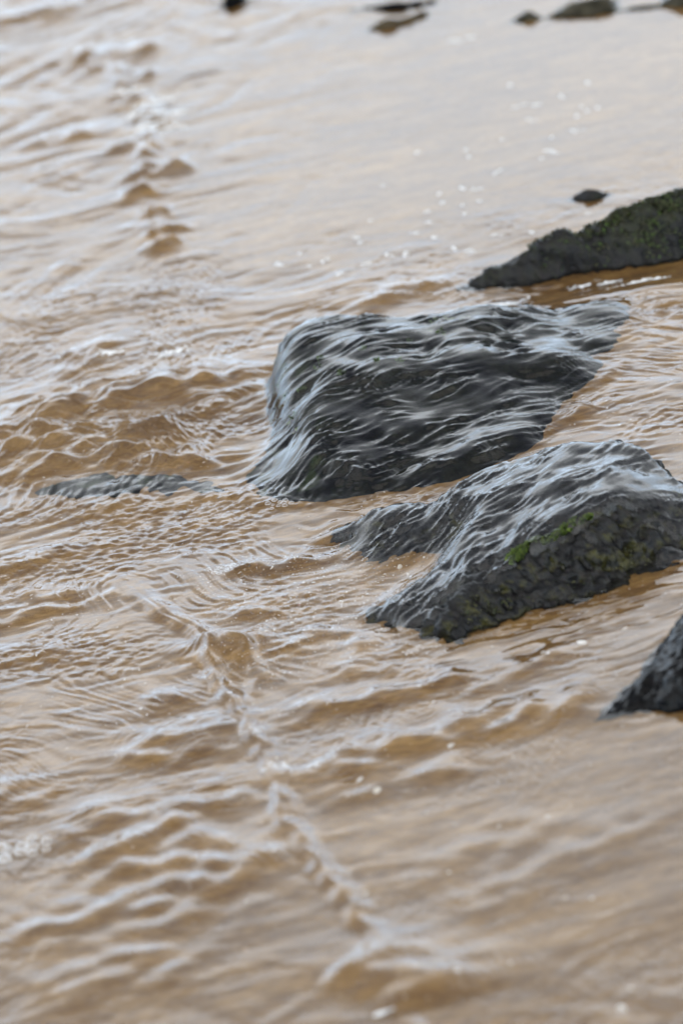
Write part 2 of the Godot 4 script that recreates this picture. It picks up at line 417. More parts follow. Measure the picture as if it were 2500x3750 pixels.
func ripple() -> void:
	var n := xs.size()
	water.resize(n * zs.size())
	for j in zs.size():
		var z := zs[j]
		for i in n:
			var x := xs[i]
			var k := j * n + i
			if absf(x) > 2.2 or z > 2.6 or z < -5.0:
				water[k] = level(x, z)
				continue
			var m := chop(x, z)
			var warp := noise_a.get_noise_2d(x / .45 + 7.0, z / .45)
			var turn := 0.10 + 0.30 * warp
			var u := x + z * turn
			var w := z - x * turn + warp * .07
			var y := level(x, z)
			y += noise_a.get_noise_2d(u / .34, w / .24) * .0028 * m
			y += noise_b.get_noise_2d(u / .12, w / .065) * .0010 * m
			# trains of ripples, steeper in front, that come and go
			var p1 := TAU * (z * .99 + x * .14) / .060 + 5.0 * warp + 2.6 * noise_c.get_noise_2d(x / .12, z / .12)
			y += sin(p1 + .55 * sin(p1)) * .0011 * m * smoothstep(.0, .6, noise_a.get_noise_2d(x / .20 + 40.0, z / .12))
			var p2 := TAU * (z * .99 - x * .10) / .036 + 5.0 * warp + 3.0 * noise_b.get_noise_2d(x / .09 + 8.0, z / .09)
			y += sin(p2 + .5 * sin(p2)) * .0008 * m * smoothstep(.0, .6, noise_c.get_noise_2d(x / .14 - 12.0, z / .09))
			var patch := smoothstep(-.35, .5, noise_a.get_noise_2d(x / .28 - 3.0, z / .28 + 9.0) + .35 * smoothstep(.0, -.35, x) * smoothstep(.75, .3, z))
			if z > -1.4:
				var n0 := noise_c.get_noise_2d(u / .032, w / .022)
				y += noise_c.get_noise_2d(u / .032, w / .022 - .40 * n0) * .0022 * m * patch
				y += noise_b.get_noise_2d(u / .017 + 5.0, w / .011 - .25 * n0) * .00070 * m * patch
			water[k] = y


func stamp_wavelets() -> void:
	var n := xs.size()
	for l in WAVELETS:
		var pts := PackedVector2Array()
		var lo := Vector2(1e9, 1e9)
		var hi := -lo
		for p in l[0]:
			var q := Vector2(p[0], p[1])
			pts.append(q)
			lo = lo.min(q)
			hi = hi.max(q)
		var reach: float = maxf(l[2], l[3]) * 2.6
		var total := 0.0
		for s in pts.size() - 1:
			total += pts[s].distance_to(pts[s + 1])
		var i0 := xs.bsearch(lo.x - reach)
		var i1 := xs.bsearch(hi.x + reach)
		var j0 := zs.bsearch(lo.y - reach)
		var j1 := zs.bsearch(hi.y + reach)
		for j in range(j0, j1):
			for i in range(i0, i1):
				var p := Vector2(xs[i], zs[j])
				var wob := noise_a.get_noise_2d(p.x / .08, p.y / .08 + 31.0)
				p += Vector2(noise_b.get_noise_2d(p.x / .07 + 11.0, p.y / .07), wob) * (l[4] if l.size() > 4 else .010)
				var best := 1e9
				var side := 0.0
				var along := 0.0
				var run := 0.0
				for s in pts.size() - 1:
					var ab := pts[s + 1] - pts[s]
					var t := (p - pts[s]).dot(ab) / ab.length_squared()
					var q := pts[s] + ab * clampf(t, 0.0, 1.0)
					var d := p.distance_squared_to(q)
					if d < best:
						best = d
						side = ab.cross(p - pts[s])
						along = run + ab.length() * clampf(t, 0.0, 1.0)
					run += ab.length()
				best = sqrt(best)
				var width: float = l[2] if side > 0.0 else l[3]
				if best > width * 2.6:
					continue
				var taper := smoothstep(0.0, 0.25, along / total) * smoothstep(1.0, 0.75, along / total)
				if total > 1.0:
					taper = smoothstep(0.0, 0.1, along / total)
				var f := best / width
				var rise: float = l[1] * (0.8 + (0.5 if l.size() < 5 else .15) * wob) * (0.15 + 0.85 * taper)
				var bump := exp(-f * f)
				# capillary ridges running along the wavelet
				bump += 0.10 * cos(best / .0125 * TAU) * exp(-f * f * .6) * smoothstep(.2, .8, f) * (0.5 + noise_b.get_noise_2d(p.x / .06, p.y / .06))
				if l.size() > 4:      # the ridge is smooth: it swallows the ripples under it
					water[j * n + i] = lerpf(water[j * n + i], level(xs[i], zs[j]), .85 * exp(-f * f * .5))
				water[j * n + i] += rise * bump


func flow_over(r: Raster, cover: Callable, streak: float, amount: float, bend: Vector2, long_: float, fine: float) -> void:
	# a film of water carried over a rock: it smooths the rock's lumps and draws out into streaks, turning round the point `bend`
	var soft := Raster.new()
	soft.x0 = r.x0
	soft.z0 = r.z0
	soft.step = r.step
	soft.nx = r.nx
	soft.nz = r.nz
	soft.h = r.h.duplicate()
	soft.blur(3)
	soft.blur(3)
	var n := xs.size()
	var i0 := xs.bsearch(r.x0)
	var i1 := xs.bsearch(r.x0 + r.step * r.nx)
	var j0 := zs.bsearch(r.z0)
	var j1 := zs.bsearch(r.z0 + r.step * r.nz)
	for j in range(j0, j1):
		for i in range(i0, i1):
			var x := xs[i]
			var z := zs[j]
			var h := soft.at(x, z)
			if h < -0.045:
				continue
			var k := j * n + i
			var e := 0.006
			var gx := (soft.at(x + e, z) - soft.at(x - e, z)) / (2.0 * e)
			var gz := (soft.at(x, z + e) - soft.at(x, z - e)) / (2.0 * e)
			var c: float = cover.call(x, h, z, gx, gz)
			var slant := sqrt(1.0 + gx * gx + gz * gz)
			var warp := noise_a.get_noise_2d(x / .16 + 3.0, z / .16)
			var px := x - bend.x
			var pz := z - bend.y + px * tan(streak)
			var u := px
			var w := -pz
			if px < 0.0 and pz < 0.0:
				w = sqrt(px * px + pz * pz)
				u = -atan2(-px, -pz) * .22
			w += warp * .022 + h * .3
			var swell := amount * (.40 + .60 * smoothstep(.06, .34, sqrt(gx * gx + gz * gz))) * clampf(.75 + 1.1 * noise_a.get_noise_2d(x / .11 + 20.0, z / .09), .15, 1.5)
			var t := noise_b.get_noise_2d(u / long_, w / fine) * .0016 * swell
			t += noise_c.get_noise_2d(u / (long_ * .45) + 9.0, w / (fine * .55)) * .0007 * swell
			t += noise_a.get_noise_2d(x / .07, z / .05 + 5.0) * .0010 * swell
			var film := maxf(h + (.0085 + t) * slant, r.at(x, z) + .0042 * slant)
			film = lerpf(h - .016, film, c)
			water[k] = smax(water[k], film, .034) if c > 0.5 else maxf(water[k], film)


# ---------------------------------------------------------------- the scene
func _ready() -> void:
	rng.seed = 4
	for pair in [[noise_a, 11], [noise_b, 23], [noise_c, 37]]:
		pair[0].noise_type = FastNoiseLite.TYPE_SIMPLEX_SMOOTH
		pair[0].fractal_type = FastNoiseLite.FRACTAL_NONE
		pair[0].frequency = 1.0
		pair[0].seed = pair[1]
	cellular.noise_type = FastNoiseLite.TYPE_CELLULAR
	cellular.frequency = 1.0

	# camera: a long lens looking down from a sea wall, tilted a little
	var camera := Camera3D.new()
	camera.name = "camera"
	add_child(camera)
	camera.look_at_from_position(Vector3(0, 3.3715, 8.3447), Vector3.ZERO)
	camera.rotate_object_local(Vector3(0, 0, 1), deg_to_rad(-11.0))
	var lens := CameraAttributesPhysical.new()
	lens.frustum_focal_length = 12.0 / tan(deg_to_rad(5.26))
	lens.frustum_focus_distance = 8.95
	lens.frustum_near = 0.05
	lens.frustum_far = 200.0
	lens.exposure_aperture = 1.85
	camera.attributes = lens
	camera.current = true

	# overcast sky and a weak, wide sun behind the cloud
	var sky_look := PanoramaSkyMaterial.new()
	sky_look.panorama = overcast()
	var env := Environment.new()
	env.background_mode = Environment.BG_SKY
	env.sky = Sky.new()
	env.sky.sky_material = sky_look
	env.background_energy_multiplier = 1.0
	env.tonemap_mode = Environment.TONE_MAPPER_LINEAR
	env.tonemap_exposure = 2.8
	env.sdfgi_enabled = true
	env.ssao_enabled = true
	env.ssil_enabled = true
	var world := WorldEnvironment.new()
	world.name = "world"
	world.environment = env
	add_child(world)
	var sun := DirectionalLight3D.new()
	sun.name = "sun"
	sun.light_energy = 0.15
	sun.light_angular_distance = 80.0
	sun.light_color = Color(1.0, .97, .93)
	sun.shadow_enabled = true
	sun.sky_mode = DirectionalLight3D.SKY_MODE_LIGHT_ONLY
	add_child(sun)
	sun.look_at_from_position(Vector3(-.6, 3.0, 1.6), Vector3.ZERO)

	var t0 := Time.get_ticks_msec()
	# rock shapes first: the water follows them
	var r_centre := raster(ROCK_CENTRE, .0035, 4, [[.16, .010, false], [.06, .005, true], [.025, .0016, false]])
	var r_mossy := raster(ROCK_MOSSY, .0030, 3, [[.12, .008, false], [.05, .0045, true], [.02, .0012, false]])
	var r_long := raster(ROCK_LONG, .0050, 2, [[.12, .012, false], [.05, .006, true]])
	var r_small := raster(ROCK_SMALL, .0030, 2, [[.05, .004, false]])
	var r_black := raster(ROCK_BLACK, .0030, 2, [[.08, .006, false], [.03, .003, true]])
	var r_far := raster(ROCK_FAR, .006, 1, [[.08, .006, false]])
	var r_tan := raster(ROCK_TAN, .005, 1, [[.06, .004, false]])
	var r_flat := raster(ROCK_FLAT, .006, 1, [[.10, .008, false]])
	var r_tip := raster(ROCK_TIP, .005, 1, [[.06, .004, false]])
	var r_sunken := raster(ROCK_SUNKEN, .005, 2, [[.07, .007, false], [.025, .003, false]])
	rocks = [r_centre, r_mossy, r_long, r_small, r_black, r_far, r_tan, r_flat, r_tip, r_sunken]
	print("rasters ", Time.get_ticks_msec() - t0)

	# grid of the water: fine where the lens is sharp
	xs = axis(-40.0, [[-8.0, 4.0], [-2.4, .8], [-1.3, .05], [-.70, .008], [.70, .0034], [1.4, .008], [2.4, .05], [8.0, .8], [40.0, 4.0]])
	zs = axis(-60.0, [[-12.0, 6.0], [-5.0, .5], [-3.6, .05], [-1.3, .009], [-.75, .006], [1.05, .0043], [2.15, .0065], [2.8, .05], [8.0, .6], [30.0, 4.0]])
	ripple()
	print("ripple ", xs.size(), " x ", zs.size(), " ", Time.get_ticks_msec() - t0)
	stamp_wavelets()
	print("wavelets ", Time.get_ticks_msec() - t0)
	var everywhere := func(_x: float, _h: float, _z: float, _gx: float, _gz: float) -> float: return 1.0
	var not_front := func(x: float, _h: float, z: float, gx: float, gz: float) -> float:
		return smoothstep(-.95, -.55, gz) * smoothstep(-1.2, -.7, gx) * smoothstep(.520, .465, z - .04 * noise_a.get_noise_2d(x / .05, z / .05) + maxf(0.0, .16 - x) * -.5)
	flow_over(r_centre, everywhere, 0.22, 2.5, Vector2(.06, -.03), .085, .0165)
	flow_over(r_mossy, not_front, 0.5, 1.9, Vector2(-.3, .9), .050, .016)
	flow_over(r_sunken, everywhere, 0.1, .7, Vector2(-.8, .5), .05, .014)
	print("film ", Time.get_ticks_msec() - t0)
	build_sand()
	print("sand ", Time.get_ticks_msec() - t0)
	build_water()
	print("water ", Time.get_ticks_msec() - t0)
	build_rocks(r_centre, r_mossy, r_long, r_small, r_black, r_far, r_tan, r_flat, r_tip, r_sunken)
	print("rocks ", Time.get_ticks_msec() - t0)
	build_shells()
	build_foam()
	print("done ", Time.get_ticks_msec() - t0)


func overcast() -> ImageTexture:
	# an even cloud cover, heavier overhead and paler low down, with soft cloud bellies all round
	var im := Image.create(512, 256, false, Image.FORMAT_RGBF)
	var heights := [0.0, 12.0, 22.0, 30.0, 43.0, 62.0, 90.0]
	var tones := [Color(.74, .92, 1.12), Color(.84, 1.0, 1.19), Color(1.10, 1.17, 1.24), Color(.64, .68, .72), Color(.36, .39, .44), Color(.15, .17, .21), Color(.07, .08, .10)]
	for j in 256:
		var up := 90.0 - (j + .5) / 256.0 * 180.0
		var k := 0
		while k < 5 and up > heights[k + 1]:
			k += 1
		var t := smoothstep(heights[k], heights[k + 1], up)
		var c: Color = tones[k].lerp(tones[k + 1], t) if up > 0.0 else Color(.16, .14, .12)
		for i in 512:
			var a := TAU * i / 512.0
			var d := Vector3(cos(a) * cos(deg_to_rad(up)), sin(deg_to_rad(up)) * 1.6, sin(a) * cos(deg_to_rad(up))) * 2.2
			var n := noise_a.get_noise_3dv(d) * .6 + noise_b.get_noise_3dv(d * 2.7) * .3
			im.set_pixel(i, j, c * (1.0 +   .10 * n) if up > 0.0 else c)
	return ImageTexture.create_from_image(im)


func build_water() -> void:
	var n := xs.size()
	var m := zs.size()
	var v := PackedVector3Array()
	var s := PackedVector3Array()
	v.resize(n * m)
	s.resize(n * m)
	for j in m:
		var ja := maxi(j - 1, 0)
		var jb := mini(j + 1, m - 1)
		for i in n:
			var k := j * n + i
			var ia := maxi(i - 1, 0)
			var ib := mini(i + 1, n - 1)
			v[k] = Vector3(xs[i], water[k], zs[j])
			s[k] = Vector3((water[j * n + ia] - water[j * n + ib]) / (xs[ib] - xs[ia]), 1.0, (water[ja * n + i] - water[jb * n + i]) / (zs[jb] - zs[ja])).normalized()
	var index := PackedInt32Array()
	index.resize((n - 1) * (m - 1) * 6)
	var q := 0
	for j in m - 1:
		for i in n - 1:
			var a := j * n + i
			index[q] = a
			index[q + 1] = a + 1
			index[q + 2] = a + n + 1
			index[q + 3] = a
			index[q + 4] = a + n + 1
			index[q + 5] = a + n
			q += 6
	var look := StandardMaterial3D.new()
	look.resource_name = "water"
	look.transparency = BaseMaterial3D.TRANSPARENCY_ALPHA
	look.albedo_color = Color(1, 1, 1, 0.0)
	look.refraction_enabled = true
	look.refraction_scale = 0.033
	look.roughness = 0.0
	look.metallic_specular = 0.5
	var o := part("water", grid_mesh(v, s, PackedColorArray(), index), look, self)
	o.set_meta("kind", "structure")
	o.set_meta("label", "shallow rippled water sliding over the sand and rocks")


func sand_height(x: float, z: float) -> float:
	var b := level(x, z) - lerpf(.010, .026, smoothstep(.1, -.35, x)) + noise_a.get_noise_2d(x / .22, z / .16) * .004
	b += noise_b.get_noise_2d(x / .07, z / .035) * .0012 + noise_c.get_noise_2d(x / .03, z / .03) * .0022
	# sand heaped between the two tongues of the mossy rock
	var dx := (x - .085) / .075
	var dz := (z - .315) / .075
	b += .036 * exp(-dx * dx - dz * dz)
	# and banked up in the channel between the two big rocks
	dx = (x - .17) / .20
	dz = (z - .03 + .25 * (x - .17)) / .055
	b += .005 * exp(-dx * dx - dz * dz) * (1.0 + .6 * noise_a.get_noise_2d(x / .05, z / .05))
	return b


func build_sand() -> void:
	var n := xs.size()
	var ii := range(0, n - 1, 2)
	ii.append(n - 1)
	var jj := range(0, zs.size() - 1, 2)
	jj.append(zs.size() - 1)
	var v := PackedVector3Array()
	var index := PackedInt32Array()
	for j in jj:
		for i in ii:
			var x := xs[i]
			var z := zs[j]
			var k: int = j * n + i
			var y := minf(sand_height(x, z), water[k] - .003) if absf(x) < 2.4 else level(x, z) - .03
			v.append(Vector3(x, y, z))
	var w := ii.size()
	var s := PackedVector3Array()
	s.resize(v.size())
	for j in jj.size():
		for i in w:
			var l := v[j * w + maxi(i - 1, 0)]
			var r := v[j * w + mini(i + 1, w - 1)]
			var a := v[maxi(j - 1, 0) * w + i]
			var b := v[mini(j + 1, jj.size() - 1) * w + i]
			s[j * w + i] = (b - a).cross(r - l).normalized()
	for j in jj.size() - 1:
		for i in w - 1:
			var a: int = j * w + i
			index.append_array(PackedInt32Array([a, a + 1, a + w + 1, a, a + w + 1, a + w]))
	var look := StandardMaterial3D.new()
	look.resource_name = "wet_sand"
	look.albedo_texture = noise_image(1024, 5, [[330.0, .28], [70.0, .42], [18.0, .42]], lin(.140, .066, .008), lin(.400, .242, .074), 1.5)
	look.uv1_triplanar = true
	look.uv1_world_triplanar = true
	look.uv1_scale = Vector3(.55, .9, 1.5)
	look.detail_enabled = true
	look.detail_blend_mode = BaseMaterial3D.BLEND_MODE_MUL
	look.detail_uv_layer = BaseMaterial3D.DETAIL_UV_2
	look.detail_albedo = noise_image(1024, 91, [[5.0, .8], [2.2, .9]], lin(.50, .42, .31), lin(1.0, 1.0, 1.0), 1.6)
	look.uv2_triplanar = true
	look.uv2_world_triplanar = true
	look.uv2_scale = Vector3(2.3, 2.3, 2.3)
	look.roughness = 0.75
	var o := part("sand", grid_mesh(v, s, PackedColorArray(), index), look, self)
	o.set_meta("kind", "structure")
	o.set_meta("label", "wet tan sand under the shallow water")


func rock_look(called: String, rough: float, bump: float, tile: float, shine: float) -> StandardMaterial3D:
	var look := StandardMaterial3D.new()
	look.resource_name = called
	look.vertex_color_use_as_albedo = true
	look.albedo_texture = rock_grain
	look.uv1_triplanar = true
	look.uv1_world_triplanar = true
	look.uv1_scale = Vector3.ONE * tile
	look.roughness = rough
	look.metallic_specular = shine
	look.heightmap_enabled = true
	look.heightmap_texture = rock_relief
	look.heightmap_scale = bump
	return look


var rock_grain: ImageTexture
var rock_relief: ImageTexture


func build_rocks(rc: Raster, rm: Raster, rl: Raster, rs: Raster, rb: Raster, rf: Raster, rt: Raster, rfl: Raster, rtip: Raster, rsu: Raster) -> void:
	rock_grain = noise_image(512, 61, [[60.0, .5], [18.0, .5], [6.0, .5]], Color(.45, .45, .45), Color(1, 1, 1), 1.3)
	rock_relief = noise_image(512, 77, [[40.0, .6], [14.0, .5]], Color.BLACK, Color.WHITE, 1.1)
	var wet := rock_look("wet_dark_rock", .45, .06, 4.0, .15)
	var rough := rock_look("mossy_rock", .5, .18, 4.0, .35)
	var black := rock_look("black_rock", .22, .1, 4.0, .22)
	var moss_look := StandardMaterial3D.new()
	moss_look.resource_name = "moss"
	moss_look.vertex_color_use_as_albedo = true
	moss_look.roughness = .6
	moss_look.backlight_enabled = true
	moss_look.backlight = lin(.05, .07, .01)
	var greens := [Color(.05, .095, .006), Color(.085, .145, .009), Color(.024, .044, .005), Color(.12, .165, .014)]
	var olives := [Color(.022, .028, .006), Color(.036, .038, .008), Color(.012, .014, .006), Color(.05, .05, .014)]

	var slate := func(p: Vector3, nn: Vector3) -> Color:
		var a := noise_a.get_noise_3d(p.x / .09, p.y / .09, p.z / .09)
		var b := noise_b.get_noise_3d(p.x / .02, p.y / .02, p.z / .02)
		var c := Color(.005, .0056, .0054).lerp(Color(.020, .021, .012), clampf(.5 + a + .4 * b, 0, 1))
		var g := smoothstep(.15, .5, noise_c.get_noise_3d(p.x / .05, p.y / .05, p.z / .05)) * smoothstep(.02, -.04, p.x)
		return c.lerp(Color(.030, .045, .012), g * .9)
	var o := thing("rock", "large dark slab of rock with water streaming over its top and step", "rock")
	part("stone", rock_mesh(rc, [[.03, .0008], [.009, .0005]], slate), wet, o)
	var tufts := [[.255, -.543, .010], [.235, -.555, .008], [.219, -.56, .008], [.224, -.495, .007], [.207, -.509, .006], [.27, -.54, .005], [.017, -.482, .008], [.010, -.456, .006], [.132, -.421, .008], [.145, -.399, .006], [.048, -.391, .006], [.109, -.402, .005], [-.056, -.521, .012], [-.054, -.452, .012], [-.044, -.363, .010], [-.071, -.476, .012], [-.041, -.313, .008], [-.022, -.425, .006], [.09, -.47, .004], [.17, -.48, .004]]
	for t in tufts:
		var mo := part("moss_tuft", blades([t], 34, .011, rc, [greens[0], greens[2], greens[2]]), moss_look, o)
		mo.set_meta("label", "small green tuft of weed")

	var mossy := func(p: Vector3, nn: Vector3) -> Color:
		var a := noise_a.get_noise_3d(p.x / .05, p.y / .05, p.z / .05)
		var b := noise_b.get_noise_3d(p.x / .012, p.y / .012, p.z / .012)
		var c := Color(.006, .0062, .0066).lerp(Color(.020, .018, .014), clampf(.5 + .8 * a + .4 * b, 0, 1))
		var face := smoothstep(.86, .70, nn.y) * smoothstep(.0, .2, nn.z)
		var patch := smoothstep(-.05, .45, noise_c.get_noise_3d(p.x / .035, p.y / .03, p.z / .035) + .6 * b)
		c = c.lerp(Color(.058, .054, .011), face * patch * .9)
		return c.lerp(Color(.004, .004, .004), face * smoothstep(.0, .3, noise_a.get_noise_3d(p.x / .022, p.y / .016, p.z / .022)) * .8)
	o = thing("rock", "tilted dark rock with an olive front face and a bright green moss strip", "rock")
	part("stone", rock_mesh(rm, [[.034, .011], [.014, .0065], [.007, .0026]], mossy), rough, o)
	var strip := [[.250, .488, .013, 1.3], [.260, .478, .011], [.273, .468, .009], [.285, .468, .008], [.297, .470, .008], [.311, .467, .008], [.325, .463, .008], [.337, .457, .008], [.349, .452, .007], [.360, .452, .006], [.372, .452, .005, .6]]
	var mp := part("moss", blades(strip, 1300, .0068, rm, greens), moss_look, o)
	mp.set_meta("label", "bright green moss strip along the rock's front edge")
	part("moss", blades([[0.181, 0.562, .03, .5], [0.234, 0.565, .03, .4], [0.138, 0.588, .02, .4], [0.319, 0.553, .04, .25], [0.424, 0.519, .04, .2], [0.527, 0.443, .04, .2], [0.513, 0.382, .03, .3]], 500, .006, rm, olives), moss_look, o)

	var furred := func(p: Vector3, nn: Vector3) -> Color:
		var a := noise_a.get_noise_3d(p.x / .06, p.y / .06, p.z / .06)
		var b := noise_b.get_noise_3d(p.x / .014, p.y / .014, p.z / .014)
		var c := Color(.005, .005, .0055).lerp(Color(.018, .017, .014), clampf(.5 + .6 * a + .6 * b, 0, 1))
		var g := smoothstep(-.05, .35, a * .6 + b * .5 + (p.y - .05) * 6.0)
		return c.lerp(Color(.020, .024, .005), g * .9)
	o = thing("rock", "long low rock furred with dark olive moss, calm brown water at its foot", "rock")
	part("stone", rock_mesh(rl, [[.035, .008], [.014, .005]], furred), rough, o)
	part("moss", blades([[0.538, -0.932, .05, .7], [0.627, -0.936, .06], [0.717, -0.926, .07, 1.2], [0.807, -0.917, .07], [0.647, -0.913, .05, .5], [0.448, -0.930, .04, .3], [0.738, -0.905, .06, .7]], 2200, .0065, rl, olives + [greens[2], greens[0]]), moss_look, o)

	o = thing("rock", "small round stone poking out of the smooth water behind the long mossy rock", "rock")
	part("stone", rock_mesh(rs, [[.02, .003]], furred), rough, o)

	var dark := func(p: Vector3, nn: Vector3) -> Color:
		var b := noise_b.get_noise_3d(p.x / .02, p.y / .02, p.z / .02)
		return Color(.003, .003, .0034).lerp(Color(.009, .0088, .0085), clampf(.5 + b, 0, 1))
	o = thing("rock", "glossy black rock with a pointed low tip in the tan water", "rock")
	part("stone", rock_mesh(rb, [[.03, .005], [.012, .003]], dark), black, o)

	o = thing("rock", "blurred black rock at the far edge of the smooth water", "rock")
	part("stone", rock_mesh(rf, [[.05, .008]], dark), wet, o)
	var tan := func(p: Vector3, nn: Vector3) -> Color:
		var b := noise_b.get_noise_3d(p.x / .03, p.y / .03, p.z / .03)
		return Color(.075, .055, .030).lerp(Color(.16, .12, .07), clampf(.5 + b, 0, 1))
	o = thing("rock", "low brown stone lying in front of the far black rock", "rock")
	part("stone", rock_mesh(rt, [[.04, .006]], tan), wet, o)
	o = thing("rock", "long flat greenish rock barely rising out of the far water", "rock")
	part("stone", rock_mesh(rfl, [[.05, .008]], func(p: Vector3, nn: Vector3) -> Color: return Color(.05, .045, .03).lerp(Color(.09, .08, .055), clampf(.5 + noise_b.get_noise_2d(p.x / .05, p.z / .03), 0, 1))), wet, o)
	o = thing("rock", "tiny black rock tip alone in the farthest water", "rock")
	part("stone", rock_mesh(rtip, [[.04, .006]], dark), wet, o)
	o = thing("rock", "dark flat rock lying just under the water behind the pit", "rock")
	part("stone", rock_mesh(rsu, [[.03, .003]], slate), wet, o)


func shell_mesh(seed_: int) -> ArrayMesh:
	# an irregular, slightly domed chip one unit across, with an edge
	var g := RandomNumberGenerator.new()
	g.seed = seed_
	var st := SurfaceTool.new()
	st.begin(Mesh.PRIMITIVE_TRIANGLES)
	st.set_smooth_group(-1)
	var k := 9
	var rim := []
	for i in k:
		var a := TAU * i / k
		var r := .5 * g.randf_range(.72, 1.0)
		rim.append(Vector3(cos(a) * r, 0, sin(a) * r * g.randf_range(.55, .75)))
	var top := Vector3(g.randf_range(-.1, .1), .17, g.randf_range(-.05, .05))
	for i in k:
		var a: Vector3 = rim[i]
		var b: Vector3 = rim[(i + 1) % k]
		var am := a * .62 + Vector3(0, .13, 0)
		var bm := b * .62 + Vector3(0, .13, 0)
		var au := a + Vector3(0, .05, 0)
		var bu := b + Vector3(0, .05, 0)
		for t in [[top, am, bm], [am, au, bu], [am, bu, bm], [au, a, b], [au, b, bu]]:
			for p in t:
				st.add_vertex(p)
	st.generate_normals()
	return st.commit()


func build_shells() -> void:
	var meshes := []
	for i in 6:
		meshes.append(shell_mesh(100 + i))
	var looks := []
	for c in [lin(.72, .69, .63), lin(.62, .56, .46), lin(.50, .34, .20), lin(.34, .15, .07), lin(.30, .30, .30)]:
		var m := StandardMaterial3D.new()
		m.resource_name = "shell"
		m.albedo_color = c
		m.roughness = .45
		looks.append(m)
	var kinds := ["white shell chip", "cream shell chip", "ochre shell chip", "rust red shell chip", "grey stone chip"]
	for k in SHELLS.size():
		var s = SHELLS[k]
		var kind: int = [0, 0, 1, 0, 0, 1, 0, 2, 0, 1][k % 10]
		if k == 0:
			kind = 1
		add_shell(meshes[k % 6], looks, kinds, kind, s[0], s[1], s[2])
	for k in 90:
		var x := rng.randf_range(-.12, .16)
		var z := rng.randf_range(.20, .46)
		if k > 55:
			x = rng.randf_range(-.4, .35)
			z = rng.randf_range(.4, 1.5)
		add_shell(meshes[k % 6], looks, kinds, [0, 1, 3, 0, 2, 4, 1, 0][k % 8], x, z, rng.randf_range(.004, .0075))
	# grit too fine to count
	var mm := MultiMesh.new()
	mm.transform_format = MultiMesh.TRANSFORM_3D
	mm.use_colors = true
	mm.mesh = meshes[2]
	mm.instance_count = 9000
	var tints := [Color(.62, .58, .5), Color(.45, .36, .26), Color(.30, .15, .08), Color(.10, .09, .08), Color(.75, .72, .66), Color(.16, .12, .08)]
	for k in mm.instance_count:
		var z := rng.randf_range(-.55, 2.0)
		var x := rng.randf_range(-.66, .66)
		for attempt in 8:
			if k > 5200:
				z = rng.randf_range(.10, .62)
				x = rng.randf_range(-.25, .22)
			elif attempt:
				z = rng.randf_range(-.55, 2.0)
				x = rng.randf_range(-.66, .66)
			if not in_rock(x, z):
				break
		var size := rng.randf_range(.0014, .0040)
		var y := minf(sand_height(x, z), water_at(x, z) - .003)
		mm.set_instance_transform(k, Transform3D(Basis(Vector3.UP, rng.randf() * TAU).scaled(Vector3.ONE * size), Vector3(x, y - size * .02, z)))
		mm.set_instance_color(k, tints[rng.randi() % tints.size()] if k < 5200 or rng.randf() < .35 else tints[[1, 2, 3, 5][rng.randi() % 4]])
	var grit := MultiMeshInstance3D.new()
	grit.name = "shell_grit"
	grit.multimesh = mm
	var gm := StandardMaterial3D.new()
	gm.resource_name = "grit"
	gm.vertex_color_use_as_albedo = true
	gm.roughness = .6
	grit.material_override = gm
	grit.set_meta("kind", "stuff")
	tag(grit, "fine shell and stone grit scattered on the wet sand", "grit")
	add_child(grit)


func in_rock(x: float, z: float) -> bool:
	for r in rocks:
		if r.at(x, z) > sand_height(x, z) - .004:
			return true
	return false


func beside(x: float, z: float) -> String:
	if x > -.02 and x < .20 and z > .2 and z < .45:
		return "on sand heaped between the mossy rock's tongues"
	if x < .02 and z < .45:
		return "on the sand by the brown wavelet left of the mossy rock"
	if x > .2 and z > .55 and z < 1.15:
		return "between the mossy rock's front and the black rock"
	if x < -.05 and z < 1.0:
		return "near the meeting line of the two sheets of water"
	if z < 1.0:
		return "along the brown wake in front of the mossy rock"
	if x < .0:
		return "on the sand by the bottom wavelet"
	return "on the smooth sand below the brown wake"


func add_shell(mesh: Mesh, looks: Array, kinds: Array, kind: int, x: float, z: float, size: float) -> void:
	if in_rock(x, z):
		return
	var o := part(numbered("shell_chip"), mesh, looks[kind], self)
	o.position = Vector3(x, minf(sand_height(x, z), water_at(x, z) - .003) - size * .03, z)
	o.rotation = Vector3(rng.randf_range(-.2, .3), rng.randf() * TAU, rng.randf_range(-.2, .2))
	o.scale = Vector3(size, size, size)
	var label: String = ("large " if size > .0125 else "") + kinds[kind] + " " + beside(x, z)
	tag(o, label, "stone chip" if kind == 4 else "shell", label)


func foam_mesh(spread: float, count: int, small: float, big: float) -> ArrayMesh:
	# a raft of little domes, crowded in the middle
	var st := SurfaceTool.new()
	st.begin(Mesh.PRIMITIVE_TRIANGLES)
	for k in count:
		var a := rng.randf() * TAU
		var d := pow(rng.randf(), .7) * spread
		var c := Vector3(cos(a) * d, 0, sin(a) * d * .75)
		c += Vector3(noise_a.get_noise_2d(c.x * 40.0, c.z * 40.0), 0, noise_b.get_noise_2d(c.x * 40.0, c.z * 40.0)) * spread * .5
		var r := rng.randf_range(small, big) * (1.0 - .4 * d / spread)
		dome(st, c, r, 7, 3, .75)
	return st.commit()


func dome(st: SurfaceTool, c: Vector3, r: float, around: int, rings: int, tall: float) -> void:
	for j in rings:
		for i in around:
			var q := []
			for e in [[i, j], [i + 1, j], [i + 1, j + 1], [i, j + 1]]:
				var a: float = TAU * e[0] / around
				var b: float = PI / 2 * e[1] / rings
				q.append(Vector3(cos(a) * cos(b), sin(b), sin(a) * cos(b)))
			for t in [0, 1, 2, 0, 2, 3]:
				st.set_normal(q[t])
				st.add_vertex(c + Vector3(q[t].x, q[t].y * tall, q[t].z) * r)


